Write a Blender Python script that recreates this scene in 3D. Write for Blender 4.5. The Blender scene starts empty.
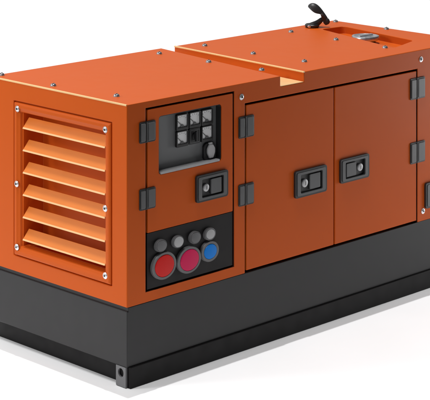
import bpy, bmesh, math
from mathutils import Vector, Matrix

scene = bpy.context.scene
COL = scene.collection
PI = math.pi

# ------------------------------------------------------------------ materials
def mat(name, col, rough=0.45, metal=0.0, coat=0.0, var=0.06, bump=0.0, bscale=160.0,
        rvar=0.08, spec=0.5, vscale=3.0):
    m = bpy.data.materials.new(name); m.use_nodes = True
    nt = m.node_tree; N = nt.nodes; L = nt.links
    b = N['Principled BSDF']
    b.inputs['Metallic'].default_value = metal
    b.inputs['Coat Weight'].default_value = coat
    b.inputs['Coat Roughness'].default_value = 0.25
    b.inputs['Specular IOR Level'].default_value = spec
    tc = N.new('ShaderNodeTexCoord')
    n1 = N.new('ShaderNodeTexNoise'); n1.inputs['Scale'].default_value = vscale
    n1.inputs['Detail'].default_value = 6.0; n1.inputs['Roughness'].default_value = 0.62
    L.new(tc.outputs['Object'], n1.inputs['Vector'])
    r1 = N.new('ShaderNodeMapRange'); r1.inputs[1].default_value = 0.3; r1.inputs[2].default_value = 0.7
    r1.inputs[3].default_value = 1.0 - var; r1.inputs[4].default_value = 1.0 + var
    L.new(n1.outputs['Fac'], r1.inputs[0])
    mu = N.new('ShaderNodeVectorMath'); mu.operation = 'SCALE'
    mu.inputs[0].default_value = col
    L.new(r1.outputs[0], mu.inputs['Scale'])
    L.new(mu.outputs[0], b.inputs['Base Color'])
    n2 = N.new('ShaderNodeTexNoise'); n2.inputs['Scale'].default_value = vscale * 4
    n2.inputs['Detail'].default_value = 5.0
    L.new(tc.outputs['Object'], n2.inputs['Vector'])
    r2 = N.new('ShaderNodeMapRange'); r2.inputs[1].default_value = 0.3; r2.inputs[2].default_value = 0.7
    r2.inputs[3].default_value = max(0.02, rough - rvar); r2.inputs[4].default_value = min(1, rough + rvar)
    L.new(n2.outputs['Fac'], r2.inputs[0]); L.new(r2.outputs[0], b.inputs['Roughness'])
    if bump:
        n3 = N.new('ShaderNodeTexNoise'); n3.inputs['Scale'].default_value = bscale
        n3.inputs['Detail'].default_value = 2.0
        L.new(tc.outputs['Object'], n3.inputs['Vector'])
        bp = N.new('ShaderNodeBump'); bp.inputs['Strength'].default_value = bump
        bp.inputs['Distance'].default_value = 0.001
        L.new(n3.outputs['Fac'], bp.inputs['Height']); L.new(bp.outputs[0], b.inputs['Normal'])
    return m

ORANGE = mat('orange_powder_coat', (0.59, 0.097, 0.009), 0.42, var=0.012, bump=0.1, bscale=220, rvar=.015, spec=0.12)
SLAT   = mat('lit_orange_powder_coat', (0.82, 0.225, 0.024), 0.42, var=0.03, bump=0.1, bscale=220)  # canopy orange made lighter; the light on the slats is in the colour
PEACH  = mat('peach_edge_highlight', (0.88, 0.56, 0.26), 0.35, var=0.03)  # highlights on edges, slat lips and gutter floor, put into the colour
BASE   = mat('charcoal_steel_paint', (0.021, 0.021, 0.022), 0.40, spec=.3, var=0.03, rvar=.03, bump=0.1, bscale=180)
SKID   = mat('black_steel_paint', (0.006, 0.0054, 0.0057), 0.5, spec=.18, var=0.1, bump=0.1)
BRKT   = mat('grey_steel_plate', (0.14, 0.14, 0.145), 0.45)
RUBBER = mat('black_rubber_seal', (0.05, 0.014, 0.008), 0.8, spec=0.2)
PLASTIC= mat('black_plastic', (0.017, 0.017, 0.018), 0.45)
HINGE  = mat('dark_grey_plastic', (0.098, 0.1, 0.103), 0.42)
PANEL  = mat('grey_instrument_plate', (0.165, 0.170, 0.175), 0.5, var=0.04)
LIP    = mat('lit_grey_ledge', (0.42, 0.42, 0.43), 0.45, var=0.04)  # panel grey made lighter, for light on the upward-facing ledge
CPANEL = mat('black_connector_plate', (0.011, 0.0095, 0.010), 0.5, spec=.2)
FACE   = mat('pale_grey_dial', (0.86, 0.87, 0.88), 0.5, var=0.03)
RING   = mat('grey_connector_ring', (0.135, 0.135, 0.14), 0.45)
DGREY  = mat('dark_grey_cap', (0.125, 0.125, 0.13), 0.5)
LGREY  = mat('light_grey_cap', (0.42, 0.42, 0.43), 0.45)
RED    = mat('red_plastic', (0.66, 0.012, 0.010), 0.4, spec=.2, var=.03)
MAGENTA= mat('magenta_plastic', (0.66, 0.010, 0.095), 0.4, spec=.2, var=.03)
BLUE   = mat('blue_plastic', (0.001, 0.21, 0.72), 0.4, spec=.2, var=.03)
NICKEL = mat('nickel_plate', (0.80, 0.80, 0.82), 0.28, metal=0.85, var=0.05, vscale=20)
LOCK   = mat('satin_nickel', (0.50, 0.50, 0.51), 0.5, metal=0.4, var=0.05, vscale=20)
STEEL  = mat('brushed_steel', (0.62, 0.63, 0.66), 0.3, metal=0.9, var=0.06, vscale=12)
SCREWM = mat('zinc_screw', (0.42, 0.43, 0.45), 0.3, metal=0.8, var=0.06, vscale=20)
SLOTB  = mat('black_recess', (0.012, 0.012, 0.014), 0.6)
IRON   = mat('black_cast_iron', (0.022, 0.022, 0.023), 0.42, bump=0.25, bscale=120)
ADDED_FLOOR  = mat('grey_bounce_cut_floor', (0.10, 0.10, 0.10), 0.7)  # only for the added floor, dark to keep bounce light low
WHITE  = mat('white_studio_floor', (0.895, 0.895, 0.90), 0.75, var=0.008, vscale=0.6, spec=0.15)

# ------------------------------------------------------------------ mesh helpers
def bx(bm, x0, x1, y0, y1, z0, z1, mi=0):
    v = [bm.verts.new((x, y, z)) for x in (x0, x1) for y in (y0, y1) for z in (z0, z1)]
    F = []
    for idx in ((0,1,3,2), (4,6,7,5), (0,4,5,1), (2,3,7,6), (0,2,6,4), (1,5,7,3)):
        f = bm.faces.new([v[i] for i in idx]); f.material_index = mi; F.append(f)
    return F

def prism(bm, pts, a, b, axis='y', mi=0):
    """pts 2D loop; extruded along axis from a to b."""
    def mk(p, t):
        if axis == 'y': return (p[0], t, p[1])
        if axis == 'x': return (t, p[0], p[1])
        return (p[0], p[1], t)
    A = [bm.verts.new(mk(p, a)) for p in pts]; B = [bm.verts.new(mk(p, b)) for p in pts]
    n = len(pts); F = [bm.faces.new(A), bm.faces.new(B[::-1])]
    for i in range(n):
        F.append(bm.faces.new((A[i], B[i], B[(i+1) % n], A[(i+1) % n])))
    for f in F: f.material_index = mi
    return F

def rrect(x0, x1, z0, z1, r, n=6):
    P = []
    for cx, cz, a0 in ((x1-r, z0+r, -PI/2), (x1-r, z1-r, 0), (x0+r, z1-r, PI/2), (x0+r, z0+r, PI)):
        for k in range(n+1):
            a = a0 + PI/2*k/n; P.append((cx + r*math.cos(a), cz + r*math.sin(a)))
    return P

def rpoly(pts, r, n=5):
    """round the corners of a convex 2D loop."""
    P = []; m = len(pts)
    for i in range(m):
        p = Vector(pts[i]); a = (Vector(pts[i-1]) - p).normalized(); b = (Vector(pts[(i+1) % m]) - p).normalized()
        s = p + a*r; e = p + b*r
        for k in range(n+1):
            t = k/n; P.append(tuple(s*(1-t)**2 + p*2*t*(1-t) + e*t*t))
    return P

def ring_prism(bm, outer, inner, a, b, axis='y', mi=0):
    """plate with a hole: outer and inner loops with the same vertex count."""
    def mk(p, t):
        if axis == 'y': return (p[0], t, p[1])
        if axis == 'x': return (t, p[0], p[1])
        return (p[0], p[1], t)
    n = len(outer)
    Lp = [[bm.verts.new(mk(p, t)) for p in loop] for t in (a, b) for loop in (outer, inner)]
    oa, ia, ob, ib = Lp
    for i in range(n):
        j = (i+1) % n
        for q in ((oa[i], oa[j], ia[j], ia[i]), (ob[i], ib[i], ib[j], ob[j]),
                  (oa[i], ob[i], ob[j], oa[j]), (ia[i], ia[j], ib[j], ib[i])):
            bm.faces.new(q).material_index = mi

def lathe(bm, prof, c=(0,0,0), axis='-y', n=32, sx=1.0, sz=1.0, mi=0):
    """prof: (radius, height) pairs from the base outwards; revolved round the axis."""
    rings = []
    for r, h in prof:
        R = []
        for k in range(n):
            a = 2*PI*k/n; u = r*math.cos(a)*sx; w = r*math.sin(a)*sz
            if axis == '-y': p = (c[0]+u, c[1]-h, c[2]+w)
            elif axis == '-x': p = (c[0]-h, c[1]+u, c[2]+w)
            else: p = (c[0]+u, c[1]+w, c[2]+h)
            R.append(bm.verts.new(p))
        rings.append(R)
    for A, B in zip(rings, rings[1:]):
        for k in range(n):
            bm.faces.new((A[k], A[(k+1) % n], B[(k+1) % n], B[k])).material_index = mi
    for R in (rings[0], rings[-1]):
        bm.faces.new(R).material_index = mi

def tube(bm, pts, rad, n=14, mi=0):
    P = [Vector(p) for p in pts]; rings = []
    up = Vector((0, 0, 1))
    for i, p in enumerate(P):
        t = (P[min(i+1, len(P)-1)] - P[max(i-1, 0)]).normalized()
        s = t.cross(up)
        if s.length < 1e-3: s = t.cross(Vector((1, 0, 0)))
        s.normalize(); q = s.cross(t).normalized()
        r = rad[i] if isinstance(rad, (list, tuple)) else rad
        rings.append([bm.verts.new(p + (s*math.cos(2*PI*k/n) + q*math.sin(2*PI*k/n))*r) for k in range(n)])
    for A, B in zip(rings, rings[1:]):
        for k in range(n): bm.faces.new((A[k], A[(k+1) % n], B[(k+1) % n], B[k])).material_index = mi
    for R in (rings[0], rings[-1]): bm.faces.new(R).material_index = mi

def obj(name, bm, mats, parent=None, bevel=0.0, seg=3, smooth=None, loc=None, label=None):
    bmesh.ops.recalc_face_normals(bm, faces=bm.faces[:])
    me = bpy.data.meshes.new(name); bm.to_mesh(me); bm.free()
    for m in (mats if isinstance(mats, (list, tuple)) else [mats]): me.materials.append(m)
    if smooth is not None:
        for p in me.polygons: p.use_smooth = True
        me.set_sharp_from_angle(angle=math.radians(smooth))
    o = bpy.data.objects.new(name, me); COL.objects.link(o)
    if parent: o.parent = parent
    if loc: o.location = loc
    if bevel:
        md = o.modifiers.new('Bevel', 'BEVEL'); md.width = bevel; md.segments = seg
        md.limit_method = 'ANGLE'; md.angle_limit = math.radians(35)
    if label: o['label'] = label
    return o

def dup(o, parent, loc):
    c = o.copy(); COL.objects.link(c); c.parent = parent; c.location = loc
    for ch in list(o.children):
        d = ch.copy(); COL.objects.link(d); d.parent = c
    return c

new = bmesh.new

# ------------------------------------------------------------------ sizes (metres)
LX, DY, ZC, H, ZB = 2.778, 1.102, 0.4014, 1.4014, 0.104

gen = bpy.data.objects.new('generator_set', None); COL.objects.link(gen)
gen['label'] = 'orange enclosed diesel generator with louvred end, side doors and charcoal base'
gen['category'] = 'generator'

# ------------------------------------------------------------------ canopy (boxed shell, openings cut out)
bm = new(); bx(bm, 0, LX, 0, DY, ZC, H)
canopy = obj('canopy', bm, [ORANGE, RUBBER], gen)
cutters = []
def cutter(bm, m):
    o = obj('cutter', bm, m); cutters.append(o)
    md = canopy.modifiers.new('cut', 'BOOLEAN'); md.operation = 'DIFFERENCE'; md.object = o
    md.solver = 'EXACT'; md.material_mode = 'TRANSFER'
bm = new(); bx(bm, -.05, .014, .112, .892, .484, 1.300); cutter(bm, ORANGE)      # seat of the louvre frame
bm = new(); bx(bm, -.05, .150, .172, .828, .540, 1.250); cutter(bm, ORANGE)      # louvre opening
bm = new(); bx(bm, .127, .752, -.05, .060, .453, 1.368); cutter(bm, RUBBER)      # control door opening
bm = new(); bx(bm, .833, 2.268, -.05, .035, .30, 1.293); cutter(bm, RUBBER)      # engine bay opening
bm = new(); prism(bm, [(1.104, -.002), (1.290, -.002), (1.368, DY+.002), (1.262, DY+.002)], 1.3445, H+.05, 'z')
bmesh.ops.scale(bm, vec=(1, 1.01, 1), verts=bm.verts[:], space=Matrix.Translation((0, -DY/2, 0)))
cutter(bm, ORANGE)                                                               # gutter across the roof
bm = new(); prism(bm, rpoly([(2.458, .920), (2.645, .897), (2.528, .238), (2.238, .150)][::-1], .035), 1.356, H+.05, 'z')
cutter(bm, ORANGE)                                                               # filler recess
dg = bpy.context.evaluated_depsgraph_get()
me = bpy.data.meshes.new_from_object(canopy.evaluated_get(dg))
canopy.modifiers.clear(); canopy.data = me; me.name = 'canopy'
for o in cutters: bpy.data.objects.remove(o, do_unlink=True)
md = canopy.modifiers.new('Bevel', 'BEVEL'); md.width = .004; md.segments = 3
md.limit_method = 'ANGLE'; md.angle_limit = math.radians(40)

# strips whose peach colour stands for highlights on the sheet metal edges
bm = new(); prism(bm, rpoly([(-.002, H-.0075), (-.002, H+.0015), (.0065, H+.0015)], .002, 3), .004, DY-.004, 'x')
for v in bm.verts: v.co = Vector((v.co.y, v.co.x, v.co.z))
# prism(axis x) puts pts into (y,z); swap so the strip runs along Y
obj('edge_highlight', bm, PEACH, gen, label='pale peach painted highlight along the louvred end of the roof')
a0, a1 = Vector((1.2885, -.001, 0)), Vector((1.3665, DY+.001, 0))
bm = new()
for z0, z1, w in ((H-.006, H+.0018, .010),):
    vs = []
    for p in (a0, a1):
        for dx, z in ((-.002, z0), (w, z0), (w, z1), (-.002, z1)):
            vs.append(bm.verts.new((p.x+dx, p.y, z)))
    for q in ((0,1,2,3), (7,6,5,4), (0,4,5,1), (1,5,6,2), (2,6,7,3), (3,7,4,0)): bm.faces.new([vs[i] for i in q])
obj('edge_highlight', bm, PEACH, gen, bevel=.002, label='pale peach painted highlight along the roof gutter')
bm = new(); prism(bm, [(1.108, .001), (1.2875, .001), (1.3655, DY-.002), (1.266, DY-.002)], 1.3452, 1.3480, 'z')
obj('gutter_floor', bm, PEACH, gen, label='roof gutter floor with a painted peach highlight')

# ------------------------------------------------------------------ louvred end
bm = new()
def rect(y0, y1, z0, z1): return [(y0, z0), (y1, z0), (y1, z1), (y0, z1)]
loops = []
for ins, x in ((0, .0135), (0, -.001), (.010, -.007), (.024, -.007), (.034, -.001), (.044, .003), (.049, .012), (.052, .040), (.056, .040)):
    loops.append([bm.verts.new((x, y, z)) for y, z in rect(.119+ins, .885-ins, .491+ins, 1.293-ins)])
for A, B in zip(loops, loops[1:]):
    for k in range(4): bm.faces.new((A[k], A[(k+1) % 4], B[(k+1) % 4], B[k]))
lou = obj('louvre_frame', bm, ORANGE, gen, bevel=.0025)
# one slat: sloped plate, folded lip at its foot, a highlight put into its colour
bm = new()
W2 = .3255
prof = [(-.002, 0), (.002, -.002), (.042, .043), (.038, .047)]
prism(bm, prof, -W2, W2, 'y')
lipp = [(-.0065, -.0065), (-.000, -.0075), (.0035, -.0025), (-.0025, .0022)]
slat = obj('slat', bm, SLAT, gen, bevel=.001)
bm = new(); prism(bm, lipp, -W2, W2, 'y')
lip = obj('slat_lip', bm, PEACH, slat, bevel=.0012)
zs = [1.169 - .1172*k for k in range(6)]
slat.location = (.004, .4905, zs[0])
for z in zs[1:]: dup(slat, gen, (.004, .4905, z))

# ------------------------------------------------------------------ fasteners
def make_bolt(axis):
    bm = new()
    lathe(bm, [(.0165, 0), (.0165, .0015), (.0155, .0022), (.0125, .0022), (.0125, .0036), (.0105, .0054), (.0065, .0062), (.006, .0062), (.006, .0036)], axis=axis, n=28)
    b = obj('bolt', bm, NICKEL, gen, smooth=35)
    bm = new(); lathe(bm, [(.0058, .002), (.0058, .0046)], axis=axis, n=6)
    s = obj('hex_recess', bm, SLOTB, b)
    return b
be = make_bolt('-x')
E_B = [(.853, 1.262), (.1545, 1.258), (.859, .866), (.1545, .865), (.857, .534), (.1545, .530)]
be.location = (-.0065, *E_B[0])
for y, z in E_B[1:]: dup(be, gen, (-.0065, y, z))
bs = make_bolt('-y')
S_B = [(.8065, 1.331), (2.300, 1.345), (2.318, .458)]
bs.location = (S_B[0][0], -.0005, S_B[0][1])
for x, z in S_B[1:]: dup(bs, gen, (x, -.0005, z))
bm = new()
lathe(bm, [(.0175, 0), (.0175, .0015), (.0155, .0022), (.0150, .0065), (.0125, .0105), (.0080, .0128), (.003, .0132)], axis='z', n=28)
scr = obj('roof_screw', bm, SCREWM, gen, smooth=40)
bm = new(); bx(bm, -.0135, .0135, -.0022, .0022, .0095, .0138)
for v in bm.verts: v.co = Matrix.Rotation(.6, 3, 'Z') @ v.co
obj('slot', bm, SLOTB, scr)
R_S = [(.058, 1.070), (.062, .641), (.109, .200), (1.116, .963), (1.494, .976), (1.127, .571), (1.498, .583), (1.158, .190),
       (2.230, .966), (1.518, .204), (2.205, .574), (2.736, 1.046), (2.736, .624), (2.196, .184), (2.720, .190)]
scr.location = (*R_S[0], H)
for x, y in R_S[1:]: dup(scr, gen, (x, y, H))

# ------------------------------------------------------------------ doors
X0, X1, Z0, Z1 = .2145, .660, 1.020, 1.315         # instrument window
rr = .018; n6 = 6
inner = rrect(X0, X1, Z0, Z1, rr, n6)
outer = rrect(.139, .741, .744, 1.358, .004, n6)
bm = new(); ring_prism(bm, outer, inner, .000, .024)
cdoor = obj('control_door', bm, ORANGE, gen, bevel=.002)
bm = new(); bx(bm, .844, 1.533, 0, .024, .414, 1.282); obj('access_door', bm, ORANGE, gen, bevel=.003)
bm = new(); bx(bm, 1.545, 2.257, 0, .024, .414, 1.282); obj('access_door', bm, ORANGE, gen, bevel=.003)

# recessed instrument tray
bm = new()
ring_prism(bm, rrect(X0+.001, X1-.001, Z0+.001, Z1-.001, rr, n6), rrect(X0+.004, X1-.004, Z0+.004, Z1-.004, rr-.003, n6), .004, .044, mi=1)
prism(bm, rrect(X0+.004, X1-.004, Z0+.004, Z1-.004, rr-.003, n6), .039, .044, mi=0)
tray = obj('instrument_panel', bm, [PANEL, PLASTIC], gen)
bm = new(); prism(bm, rrect(X0+.010, X1-.020, Z0+.003, Z0+.014, .0035, 4), -.006, .038)
obj('sill', bm, LIP, tray, bevel=.0015)

YP = .039
def gauge():
    bm = new(); ring_prism(bm, rrect(-.041, .041, -.041, .041, .007, 5), rrect(-.034, .034, -.026, .035, .003, 5), -.014, 0)
    g = obj('gauge', bm, PLASTIC, gen, bevel=.0015)
    bm = new(); bx(bm, -.036, .036, -.008, -.001, -.028, .037)
    for k in range(7):                                         # scale marks
        a = math.radians(35 + 110*k/6); c, s = math.cos(a), math.sin(a)
        p0 = Vector((c*.043, s*.043-.018)); p1 = Vector((c*.049, s*.049-.018)); t = Vector((-s, c))*.0011
        v = [bm.verts.new((q.x, -.0085, q.y)) for q in (p0-t, p1-t, p1+t, p0+t)]
        bm.faces.new(v).material_index = 1
    obj('dial_face', bm, [FACE, SLOTB], g)
    bm = new()
    pts = [(.013*math.cos(PI*k/10), -.0255+.013*math.sin(PI*k/10)) for k in range(11)]
    prism(bm, pts, -.0115, -.0085)
    d = Vector((-.70, .62)).normalized(); t = Vector((-d.y, d.x)); o = Vector((0, -.020))
    prism(bm, [tuple(o+t*.0022), tuple(o+d*.043+t*.0012), tuple(o+d*.043-t*.0012), tuple(o-t*.0022)], -.0112, -.0092)
    obj('needle', bm, HINGE, g)
    return g
g0 = gauge()
cols = (.404, .494, .5815); rows = (1.2545, 1.1695)
g0.location = (cols[0], YP, rows[0])
for x, z in ((cols[1], rows[0]), (cols[2], rows[0]), (cols[0], rows[1]), (cols[2], rows[1])): dup(g0, gen, (x, YP, z))
bm = new(); prism(bm, rrect(-.040, .040, -.041, .041, .007, 5), -.010, 0)
sw = obj('selector_switch', bm, PLASTIC, gen, bevel=.0015, loc=(cols[1], YP, rows[1]))
bm = new(); ring_prism(bm, rrect(-.033, .033, -.033, .033, .004), rrect(-.030, .030, -.030, .030, .003), -.0115, -.0095)
obj('switch_plate', bm, HINGE, sw)
bm = new(); lathe(bm, [(.019, .010), (.019, .014), (.017, .016)], n=24)
prism(bm, rrect(-.0065, .0065, -.027, .027, .006), -.028, -.0155)
obj('knob', bm, SLOTB, sw, bevel=.001)
# mains socket with its keystone lid
bm = new(); prism(bm, rpoly([(-.043, -.036), (-.030, -.043), (.034, -.043), (.043, -.034), (.043, .024), (.028, .040), (-.028, .040), (-.043, .026)], .006, 3), -.014, 0)
so = obj('socket', bm, PLASTIC, gen, bevel=.002, loc=(.599, YP, 1.079))
bm = new()
prism(bm, rpoly([(-.012, -.037), (.014, -.037), (.027, -.010), (.027, .012), (.013, .032), (-.013, .032), (-.026, .012), (-.026, -.010)], .004, 3), -.026, -.0145)
obj('socket_lid', bm, LGREY, so, bevel=.003)
bm = new(); prism(bm, rrect(-.012, .012, .032, .043, .004), -.022, -.012); obj('lid_hinge', bm, LGREY, so, bevel=.002)

# connector plate under the control door
bm = new(); bx(bm, .138, .742, .004, .024, .461, .741)
cp = obj('connector_panel', bm, CPANEL, gen, bevel=.0015)
def connector(x, z, rx, rz, ring, cap, label, frac=.79, off=(.003, .002)):
    bm = new()
    n = 48; rings = []
    for f, h in ((1, 0), (1, .013), (.965, .017), (frac+.03, .017), (frac+.01, .015), (frac+.01, .006)):
        rings.append([bm.verts.new((f*rx*math.cos(2*PI*k/n), -h, f*rz*math.sin(2*PI*k/n))) for k in range(n)])
    for A, B in zip(rings, rings[1:]):
        for k in range(n): bm.faces.new((A[k], A[(k+1) % n], B[(k+1) % n], B[k]))
    bm.faces.new(rings[0]); bm.faces.new(rings[-1])
    c = obj('connector', bm, ring, gen, smooth=30, loc=(x, .004, z), label=label)
    bm = new(); rings = []
    for f, h in ((frac, .005), (frac, .016), (frac*.95, .0195), (frac*.80, .0205), (frac*.02, .0212)):
        rings.append([bm.verts.new((f*rx*math.cos(2*PI*k/n), -h, f*rz*math.sin(2*PI*k/n))) for k in range(n)])
    for A, B in zip(rings, rings[1:]):
        for k in range(n): bm.faces.new((A[k], A[(k+1) % n], B[(k+1) % n], B[k]))
    bm.faces.new(rings[0]); bm.faces.new(rings[-1])
    obj('connector_cap', bm, cap, c, smooth=30)
connector(.243, .563, .083, .069, RING, RED, 'large round connector with a red cap')
connector(.4175, .557, .083, .068, RING, MAGENTA, 'large round connector with a magenta cap')
connector(.5655, .571, .063, .053, RING, BLUE, 'round connector with a blue cap', .72)
connector(.222, .667, .038, .0315, DGREY, DGREY, 'small dark grey round connector above the red one', .86)
connector(.340, .664, .037, .031, RING, LGREY, 'small light grey round connector above the magenta one', .86)
connector(.460, .662, .038, .032, DGREY, DGREY, 'small dark grey round connector between two light ones', .86)
connector(.566, .660, .039, .032, RING, LGREY, 'small light grey round connector above the blue one', .78)

# hinges
def hinge(w, h):
    bm = new(); prism(bm, rrect(-w/2, w/2, -h/2, h/2, .010), -.0055, 0)
    o = obj('hinge', bm, PLASTIC, gen, bevel=.002)
    bm = new(); prism(bm, rrect(-w/2+.008, -.017, -h/2+.008, h/2-.008, .006), -.0105, -.004)
    obj('hinge_leaf', bm, HINGE, o, bevel=.003)
    bm = new(); prism(bm, rrect(.002, w/2-.008, -h/2+.008, h/2-.008, .006), -.0105, -.004)
    obj('hinge_leaf', bm, HINGE, o, bevel=.003)
    bm = new(); tube(bm, [(-.0075, -.0035, -h/2+.004), (-.0075, -.0035, h/2-.004)], .0075, 16)
    obj('hinge_pin', bm, PLASTIC, o, smooth=40)
    return o
ha = hinge(.110, .106); ha.location = (.1345, 0, 1.250)
dup(ha, gen, (.1345, 0, .917))
hb = hinge(.116, .114); hb.location = (.8395, 0, 1.171)
dup(hb, gen, (.838, 0, .8155))
hc = hinge(.136, .124); hc.location = (2.265, 0, 1.182)
dup(hc, gen, (2.265, 0, .810))
hc.rotation_euler = (0, 0, 0)

# paddle latches
def latch(w, h, flip=1):
    bm = new()
    out = rrect(-w/2, w/2, -h/2, h/2, .014); mid = rrect(-w*.40, w*.40, -h*.40, h*.40, .010)
    ring_prism(bm, out, rrect(-w*.33, w*.33, -h*.33, h*.33, .006), -.013, 0)
    bx(bm, -w*.34, w*.34, -.002, -.0005, -h*.34, h*.34)
    o = obj('latch', bm, PLASTIC, gen, bevel=.003)
    bm = new(); ring_prism(bm, rrect(-w*.445, w*.445, -h*.43, h*.43, .010), rrect(-w*.345, w*.345, -h*.345, h*.345, .007), -.0165, -.0125)
    obj('latch_rim', bm, HINGE, o, bevel=.0015)
    xa, xb = sorted((flip*-.04*w, flip*.29*w))
    bm = new(); prism(bm, rrect(xa, xb, -h*.28, h*.28, .005), -.0125, -.002)
    obj('paddle', bm, HINGE, o, bevel=.002)
    bm = new(); r = w*.088
    lathe(bm, [(r, .002), (r, .011), (r*.86, .0135), (r*.5, .0145)], c=(-flip*.19*w, 0, 0), n=28)
    bx(bm, -flip*.19*w-.0016, -flip*.19*w+.0016, -.0150, -.0140, -r*.45, r*.45, 1)
    obj('lock_cylinder', bm, [LOCK, SLOTB], o, smooth=35)
    return o
latch(.229, .138).location = (.581, 0, .904)
la = latch(.256, .146); la.location = (1.337, 0, .799)
latch(.244, .133, -1).location = (1.701, 0, .810)
latch(.244, .148).location = (2.452, 0, .544)

# ------------------------------------------------------------------ filler cap in the roof recess
bm = new(); lathe(bm, [(.062, 0), (.062, .022)], axis='z', n=40)
fc = obj('filler_neck', bm, PLASTIC, gen, smooth=35, loc=(2.452, .553, 1.356))
bm = new()
lathe(bm, [(.076, .020), (.083, .023), (.084, .026), (.084, .043), (.081, .0475), (.070, .049), (.066, .0465), (.004, .0465)], axis='z', n=48)
bx(bm, -.060, .060, -.009, .009, .0455, .0535)
obj('filler_cap', bm, STEEL, fc, smooth=35)

# ------------------------------------------------------------------ exhaust outlet with its open rain flap
EX = Vector((2.477, .997, H)); hx = Vector((.7106, -.7036, 0)); fy = Vector((.7036, .7106, 0)); SC = 1/158.0
def q(px, py, d=0.0): return hx*((px-314.0)*SC) + Vector((0, 0, 1))*((27.0-py)*SC) + fy*d
bm = new()
lathe(bm, [(.036, -.002), (.043, .005), (.046, .012), (.045, .018), (.040, .0225), (.036, .023), (.032, .020), (.030, .006), (.002, .006)], axis='z', n=36, c=(-.012, .006, 0))
ex = obj('exhaust_outlet', bm, IRON, gen, smooth=35, loc=EX)
bm = new()
tube(bm, [q(305.6, 25.8), q(308, 25.6), q(312, 24.8), q(316.5, 23.4), q(319.5, 21.2), q(322, 18.8), q(325, 18.6)],
     [.008, .015, .019, .020, .017, .015, .013], 16)
ar = obj('hinge_arm', bm, IRON, ex, smooth=180)
ar.modifiers.new('Subdivision', 'SUBSURF').render_levels = 2
bm = new()
c0 = q(308.9, 25.0, -.043)
lathe(bm, [(.011, 0), (.011, .004), (.007, .006), (.002, .0065)], axis='-y', n=20)
for v in bm.verts:
    p = v.co; v.co = c0 + hx*p.x + fy*(p.y) + Vector((0, 0, p.z*.8))
obj('glint_stud', bm, NICKEL, ex, smooth=40)  # added bright stud in place of a white highlight on the outlet
# flap: curved dish, U-shaped across, its hollow side facing the outlet
spine = [(307.6, 6.2), (309.0, 3.8), (312.0, 2.6), (315.5, 3.2), (318.8, 5.6), (321.6, 8.8), (324.0, 12.2), (326.4, 15.6), (328.4, 19.0), (329.0, 22.0), (327.6, 24.4)]
inn   = [(307.9, 6.6), (310.2, 8.8), (313.0, 11.4), (316.0, 12.6), (318.6, 12.9), (320.4, 13.4), (320.6, 15.2), (321.4, 17.8), (322.2, 20.6), (323.4, 23.2), (325.6, 25.0)]
wid   = [.020, .034, .043, .046, .045, .041, .034, .027, .022, .019, .012]
bm = new(); secs = []
nn = 9
for (a, b, w) in zip(spine, inn, wid):
    A = q(*a); B = q(*b); row = []
    for k in range(nn):                                   # outer skin from skirt to skirt
        t = -1 + 2*k/(nn-1); s = abs(t)**3
        row.append((A*(1-s) + B*s) + fy*(w*(t if abs(t) < .99 else t*.98)))
    for k in range(nn-1, -1, -1):                         # inner skin
        t = -1 + 2*k/(nn-1); s = abs(t)**3
        A2 = A + (B-A).normalized()*.010; row.append((A2*(1-s) + B*s) + fy*(w*.86*t))
    secs.append([bm.verts.new(p) for p in row])
for A, B in zip(secs, secs[1:]):
    m = len(A)
    for k in range(m): bm.faces.new((A[k], A[(k+1) % m], B[(k+1) % m], B[k]))
bm.faces.new(secs[0]); bm.faces.new(secs[-1])
fl = obj('rain_flap', bm, IRON, ex, smooth=180)
fl.modifiers.new('Subdivision', 'SUBSURF').render_levels = 2
bm = new()
tube(bm, [q(326.4, 21.0, -.016), q(326.4, 21.0, -.012), q(326.4, 21.0, .012), q(326.4, 21.0, .016)], [.015, .020, .020, .015], 32)
obj('counterweight', bm, IRON, ex, smooth=40)

# ------------------------------------------------------------------ base tank and skid
bm = new(); prism(bm, [(.003, ZB), (LX-.003, ZB), (LX-.003, ZC-.0005), (.012, ZC-.0005), (.012, .381), (.003, .381)], .003, DY-.003)
bt = obj('base_tank', bm, BASE, gen, bevel=.004)
def beam(x0, x1, y0, y1, name='skid_rail'):
    bm = new(); bx(bm, x0, x1, y0, y1, 0, ZB+.001); return obj(name, bm, SKID, gen, bevel=.003)
beam(.014, LX-.014, -.010, .086); beam(.110, LX-.014, DY-.086, DY+.010)
beam(.05, .110, .086, DY+.010, 'cross_beam'); beam(LX-.135, LX-.075, .086, DY-.086, 'cross_beam')
# lifting eye plates at the rail ends, each with its hole
def eye(x0, x1, yc):
    bm = new(); n = 8*4
    hole = [(.020*math.cos(2*PI*k/n - 3*PI/4 + PI/4*0), .022*math.sin(2*PI*k/n - 3*PI/4) + .018) for k in range(n)]
    outl = []
    per = n//4
    cs = [(-.036, -.050), (.036, -.050), (.036, .050), (-.036, .050)]
    for i in range(4):
        a, b = Vector(cs[i]), Vector(cs[(i+1) % 4])
        for k in range(per): outl.append(tuple(a.lerp(b, k/per)))
    ring_prism(bm, outl, hole, x0, x1, 'x')
    return obj('lifting_eye', bm, BRKT, gen, loc=(0, yc, .053), bevel=.001)
eye(.001, .013, .047); eye(LX-.013, LX-.001, .047); eye(LX-.013, LX-.001, DY-.047)

# ------------------------------------------------------------------ ground
def sheet(name, x0, x1, y0, y1, z, m):
    bm = new(); bm.faces.new([bm.verts.new(p) for p in ((x0, y0, z), (x1, y0, z), (x1, y1, z), (x0, y1, z))])
    o = obj(name, bm, m); o['kind'] = 'structure'; return o
sheet('ground', -2.3, 300, -1.95, 300, 0, WHITE)             # white seamless paper under and behind the machine, cut short to limit bounce
sheet('added_floor', -300, 300, -300, 300, -.006, ADDED_FLOOR)           # added unseen dark floor, cuts bounce light onto the long side

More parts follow.
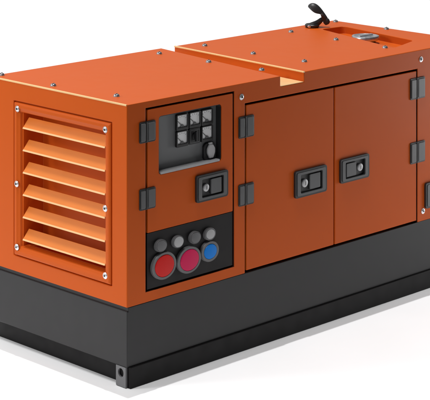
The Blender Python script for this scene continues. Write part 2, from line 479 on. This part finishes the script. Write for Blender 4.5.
# ------------------------------------------------------------------ light
def area(name, direction, dist, size, E, col=(1, 1, 1)):
    """distant studio lamp: E = radiance of a white surface facing it."""
    d = Vector(direction).normalized()
    l = bpy.data.lights.new(name, 'AREA'); l.shape = 'DISK'; l.size = size
    l.energy = E*PI*PI*dist*dist; l.color = col
    o = bpy.data.objects.new(name, l); COL.objects.link(o)
    o.location = Vector((1.2, .5, .5)) + d*dist
    o.rotation_euler = (-d).to_track_quat('-Z', 'Y').to_euler()
    return o
area('key_lamp', (.045, .064, 1.0), 120, 1.0, .52)
area('steep_fill_lamp', (-.24, -.08, 1.0), 120, 26.0, .44)
def near_area(name, loc, target, size, E):
    d = Vector(loc) - Vector(target)
    l = bpy.data.lights.new(name, 'AREA'); l.shape = 'DISK'; l.size = size
    l.energy = E*PI*PI*d.length_squared
    o = bpy.data.objects.new(name, l); COL.objects.link(o)
    o.location = loc; o.rotation_euler = d.to_track_quat('Z', 'Y').to_euler()
near_area('end_fill_lamp', (-3.0, 2.1, 3.1), (0, .6, .9), 1.1, .42)  # added off-frame lamp, brightens the louvred end and its slats
near_area('side_fill_lamp', (5.3, -1.25, .65), (2.3, 0, .5), 0.9, .30)  # added off-frame lamp, lightens the long side towards its right

w = bpy.data.worlds.new('World'); scene.world = w; w.use_nodes = True
nt = w.node_tree; N = nt.nodes; L = nt.links
bg = N['Background']
tc = N.new('ShaderNodeTexCoord')
dt = N.new('ShaderNodeVectorMath'); dt.operation = 'DOT_PRODUCT'
dt.inputs[1].default_value = Vector((-.45, .88, .10)).normalized()
L.new(tc.outputs['Generated'], dt.inputs[0])
mr = N.new('ShaderNodeMapRange'); mr.interpolation_type = 'SMOOTHSTEP'
mr.inputs[1].default_value = -.35; mr.inputs[2].default_value = .75
mr.inputs[3].default_value = .03; mr.inputs[4].default_value = .62
L.new(dt.outputs['Value'], mr.inputs[0])
bg.inputs['Color'].default_value = (1, 1, 1, 1)
L.new(mr.outputs[0], bg.inputs['Strength'])

# ------------------------------------------------------------------ camera
cam = bpy.data.cameras.new('camera'); co = bpy.data.objects.new('camera', cam); COL.objects.link(co)
co.location = (-5.94916, -6.61273, 3.17371)
co.rotation_euler = (PI/2, 0, -.781394)
cam.sensor_fit = 'HORIZONTAL'; cam.sensor_width = 36.0
cam.lens = 1804.093/430*36.0
cam.shift_x = 0.0; cam.shift_y = -(200+254.812)/430
cam.clip_end = 2000
scene.camera = co
scene.view_settings.view_transform = 'Standard'; scene.view_settings.look = 'None'
scene.view_settings.exposure = 0.0; scene.view_settings.gamma = 1.0
